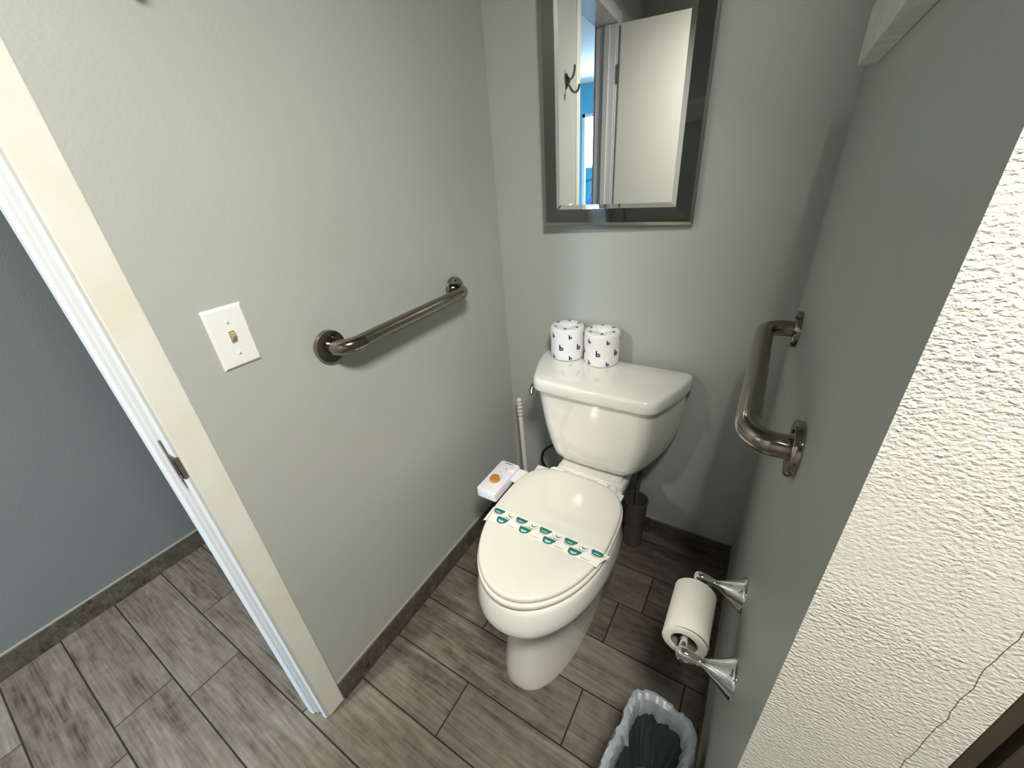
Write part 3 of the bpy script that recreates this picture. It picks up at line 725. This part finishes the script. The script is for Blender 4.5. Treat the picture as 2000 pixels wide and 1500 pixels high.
# ------------------------------------------------------------------ dark cabinet past the wall end
dc = thing('dark_wood_cabinet', 'dark wood cabinet edge at the bottom right beyond the textured wall end', 'cabinet', (1.3, -.7, 0))
mk('cabinet_side', B((WE + .0005, YE, 0), (WE + .0115, -.36, 2.1)), DARKW, dc, bevel=.001)
mk('cabinet_body', B((WE + .0115, YE + .012, 0.0), (1.6, -.36, 2.1)), DARKG, dc)
mk('cabinet_door', B((WE + .0165, YE - .004, 0.01), (1.595, YE + .010, 2.09)), DARKW, dc, bevel=.001)

# ------------------------------------------------------------------ toilet paper holder on the right wall
tp = thing('toilet_paper_holder', 'chrome two-post toilet paper holder on the right wall above the bin', 'toilet paper holder', (W, -.675, .57))
ZP = .572; YA, YB = -.600, -.771
def post(y, inner):
    g = G(); rs = []
    for d_, ry, rz, dz in ((0, .033, .033, 0), (.003, .033, .033, 0), (.006, .0305, .0305, 0), (.014, .0255, .0255, -.0), (.024, .0195, .0195, 0), (.036, .0135, .0135, .001), (.045, .0088, .0090, .002), (.052, .0068, .0072, .002), (.059, .0068, .0085, .002), (.068, .0088, .0125, .001), (.080, .0108, .0145, 0), (.088, .0103, .0135, 0), (.0925, .007, .009, 0), (.094, .001, .002, 0)):
        rs.append([(W - d_, y + ry * math.copysign(abs(math.cos(2 * PI * j / 36)) ** .8, math.cos(2 * PI * j / 36)), ZP + dz + rz * math.copysign(abs(math.sin(2 * PI * j / 36)) ** .8, math.sin(2 * PI * j / 36))) for j in range(36)])
    g.rings([list(reversed(r_)) for r_ in rs])
    mk('post', g, CHROME, tp, smooth=50)
post(YA, -1); post(YB, 1)
AXX = W - .084
mk('spindle', G().lathe([(.0075, 0), (.0075, .025), (.0085, .026), (.0085, YA - YB - .026), (.0075, YA - YB - .025), (.0075, YA - YB)], (AXX, YB, ZP), 'y', 20), CHROME, tp)
rl = thing('toilet_roll', 'started toilet roll hanging on the chrome holder on the right wall', 'toilet roll', (AXX, -.675, ZP - .012))
cz = ZP - .0145; rO, rI = .0395, .0235; ya, yb_ = -.742, -.626
g = G(); n = 64
def cyl(r, y): return [(AXX + r * math.sin(2 * PI * j / n), y, cz + r * math.cos(2 * PI * j / n)) for j in range(n)]
g.rings([cyl(rI, ya + .001), cyl(rI + .0008, ya), cyl(rO - .002, ya), cyl(rO, ya + .0015), cyl(rO, yb_ - .0015), cyl(rO - .002, yb_), cyl(rI + .0008, yb_), cyl(rI, yb_ - .001), cyl(rI, ya + .001)], cap0=False, cap1=False)
# folded triangular end flap lying on the roll
fl_ = []
for (a, y) in ((-.10, ya + .048), (.55, ya + .030), (1.2, ya + .006), (1.2, ya + .0005), (.55, ya + .0005), (-.10, ya + .0005)):
    fl_.append((AXX + (rO + .0012) * math.sin(a), y, cz + (rO + .0012) * math.cos(a)))
fl2 = [(AXX + (p[0] - AXX) * .975, p[1], cz + (p[2] - cz) * .975) for p in fl_]
mk('paper', g, PAPER, rl, smooth=45)
g = G(); NS = 14; top, low = [], []
for i in range(NS + 1):
    a = -.55 + 1.9 * i / NS; ye = ya + .052 * (1 - i / NS) ** .8 + .002
    for k, r_ in ((0, rO + .0020 + .0045 * math.sin(PI * i / NS)), (1, rO + .0002)):
        (top if k == 0 else low).append([(AXX + r_ * math.sin(a), ya + .0004, cz + r_ * math.cos(a)), (AXX + r_ * math.sin(a), ye, cz + r_ * math.cos(a))])
v = [p for q in top for p in q] + [p for q in low for p in q]; m0 = 2 * (NS + 1)
f = [(2 * i, 2 * i + 2, 2 * i + 3, 2 * i + 1) for i in range(NS)] + [(2 * i + 1, 2 * i + 3, m0 + 2 * i + 3, m0 + 2 * i + 1) for i in range(NS)] + [(0, 1, m0 + 1, m0)]
g.add(v, f); mk('folded_end', g, PAPER, rl, smooth=45)
g = G(); g.rings([cyl(rI - .0001, ya + .001), cyl(rI - .0001, yb_ - .001), cyl(rI - .0012, yb_ - .001), cyl(rI - .0012, ya + .001), cyl(rI - .0001, ya + .001)], cap0=False, cap1=False)
mk('core', g, CARD, rl, smooth=45)

# ------------------------------------------------------------------ waste bin and liner
BX0, BX1, BY0, BY1, BZ = .741, .880, -.964, -.715, .275
BCX, BCY, BA = .8105, -.8395, math.radians(7)
def brot(g):
    c, s_ = math.cos(BA), math.sin(BA)
    g.v = [(min(BCX + (x - BCX) * c + (y - BCY) * s_, W - BT - .0008), BCY - (x - BCX) * s_ + (y - BCY) * c, z) for x, y, z in g.v]
g = G()
def binring(k, z, r=.034, n=6):
    # k: inset
    return rr_ring(BX0 + k, BX1 - k, BY0 + k, BY1 - k, r, z, n)
g.rings([binring(.030, 0), binring(.028, .004), binring(.003, BZ - .006), binring(0, BZ - .004), binring(0, BZ), binring(.004, BZ), binring(.006, BZ - .01), binring(.032, .008)], cap0=True, cap1=True)
brot(g)
o = mk('waste_bin', g, BIN, smooth=50); props(o, 'dark rectangular waste bin on the floor against the right wall', 'waste bin')
g = G(); n = 132; rs = []
def bl(t_, k):  # perimeter point
    pts = rr_ring(BX0 + k, BX1 - k, BY0 + k, BY1 - k, .036, 0, 8)
    L = []; tot = 0
    for i in range(len(pts)):
        a, b2 = Vector(pts[i]), Vector(pts[(i + 1) % len(pts)]); d_ = (b2 - a).length; L.append((tot, d_, a, b2)); tot += d_
    s = (t_ % 1) * tot
    for s0, d_, a, b2 in L:
        if s <= s0 + d_ + 1e-9: 
            return a + (b2 - a) * ((s - s0) / max(d_, 1e-9))
    return Vector(pts[0])
cen = Vector(((BX0 + BX1) / 2, (BY0 + BY1) / 2, 0))
def nz_(a, b_, c_): return noise.noise(Vector((a, b_, c_)))
for (k, z, amp) in ((-.010, .150, .010), (-.009, .185, .009), (-.009, .215, .008), (-.008, .245, .006), (-.006, .268, .004), (-.003, .281, .003), (.003, .284, .003), (.010, .279, .004), (.015, .262, .006), (.017, .235, .008), (.020, .20, .010), (.026, .14, .012), (.036, .07, .012), (.045, .02, .010)):
    ring = []
    for j in range(n):
        t_ = j / n; p = bl(t_, k); ang = 2 * PI * t_; d_ = (cen - p); d_.normalize()
        w1_ = nz_(math.cos(ang) * 3.2, math.sin(ang) * 3.2, z * 4); w2_ = nz_(math.cos(ang) * 9, math.sin(ang) * 9, z * 14 + 5)
        fold = (w1_ * 1.0 + w2_ * .8) * amp
        inner = k > 0.005
        p2 = p + d_ * (abs(fold) * 1.5 if inner else fold * .6 + (.003 if fold > 0 else 0))
        zz = z + (.010 * nz_(math.cos(ang) * 2.5 + 7, math.sin(ang) * 2.5, 1) + .006 * nz_(math.cos(ang) * 8, math.sin(ang) * 8, 3) if k > -.0065 and z > .24 else 0)
        if k < -.0095: zz += .03 * nz_(math.cos(ang) * 2, math.sin(ang) * 2, 9) 
        ring.append((min(p2.x, W - BT - .001), p2.y, max(zz, .012)))
    rs.append(ring)
g.rings(rs[:10], cap0=False, cap1=False); g.rings(rs[9:], cap0=False, cap1=True, mi=1)
brot(g)
o = mk('bin_liner', g, [LINER, LINERSH], smooth=35); props(o, 'crumpled translucent plastic liner hanging over the rim of the waste bin', 'bin liner')

# ------------------------------------------------------------------ lamps and balcony things (seen in the mirror or behind the camera)
for (lx, ly, lz, nm, lab, rr_) in ((LAMP[0], LAMP[1], H, 'ceiling_lamp', 'round ceiling lamp in the entry behind the viewer', .20), (-.45, -2.60, H, 'ceiling_lamp', 'round ceiling lamp in the hall seen through the mirror', .16)):
    r_ = thing(nm, lab, 'ceiling lamp', (lx, ly, lz))
    dz = .21 if lx > 0 else 0
    mk('lamp_base', G().lathe([(rr_ * .4 if dz else rr_, 0), (rr_ * .4 if dz else rr_, -dz), (rr_, -dz), (rr_, -.02 - dz), (rr_ - .01, -.025 - dz), (.001, -.025 - dz)], (lx, ly, lz), n=40), WHITEP, r_)
    mk('lamp_shade', G().lathe([(rr_ - .012, -.026 - dz), (rr_ - .02, -.05 - dz), (rr_ * .6, -.066 - dz), (.001, -.07 - dz)], (lx, ly, lz), n=40), GLOW, r_)
rg = thing('balcony_railing', 'dark metal balcony railing with upright bars seen in the mirror', 'railing', (-.4, -8.1, -.02))
mk('top_rail', B((-3.2, -8.12, .98), (2.5, -8.08, 1.02)), RAILM, rg)
mk('bottom_rail', B((-3.2, -8.115, .06), (2.5, -8.085, .09)), RAILM, rg)
for i in range(20):
    x = -2.6 + i * .125
    mk('bar', B((x - .008, -8.108, .09), (x + .008, -8.092, .98)), RAILM, rg)
ch = thing('balcony_chair', 'blue sling chair on the balcony seen in the mirror', 'chair', (-1.72, -7.25, -.02))
cx_ = -1.68; cy_ = -7.3
mk('backrest', G().rings([[(cx_ + .30, cy_ - .24, .40), (cx_ + .30, cy_ + .24, .40), (cx_ + .31, cy_ + .24, .40), (cx_ + .31, cy_ - .24, .40)], [(cx_ + .02 + .03 - .25 + .28, cy_ - .24, .42), (cx_ + .08, cy_ + .24, .42), (cx_ + .09, cy_ + .24, .42), (cx_ + .09, cy_ - .24, .42)], [(cx_ - .12 + .3, cy_ - .24, .93), (cx_ + .18, cy_ + .24, .93), (cx_ + .19, cy_ + .24, .93), (cx_ + .19, cy_ - .24, .93)]]) if False else G().add([(cx_ - .10, cy_ - .24, .38), (cx_ - .10, cy_ + .24, .38), (cx_ + .12, cy_ + .24, .92), (cx_ + .12, cy_ - .24, .92), (cx_ - .09, cy_ - .24, .375), (cx_ - .09, cy_ + .24, .375), (cx_ + .13, cy_ + .24, .915), (cx_ + .13, cy_ - .24, .915)], [(0, 1, 2, 3), (7, 6, 5, 4), (0, 4, 5, 1), (1, 5, 6, 2), (2, 6, 7, 3), (3, 7, 4, 0)]), BLUEF, ch)
mk('chair_seat', B((cx_ - .55, cy_ - .24, .36), (cx_ - .10, cy_ + .24, .375)), BLUEF, ch)
for a, b_ in (((cx_ - .5, cy_ - .25), (cx_ - .56, cy_ - .25)), ((cx_ - .5, cy_ + .25), (cx_ - .56, cy_ + .25)), ((cx_ - .08, cy_ - .25), (cx_ + .05, cy_ - .25)), ((cx_ - .08, cy_ + .25), (cx_ + .05, cy_ + .25))):
    mk('leg', G().tube([(a[0], a[1], .37), (b_[0], b_[1], -.02)], .011, 10), RAILM, ch)
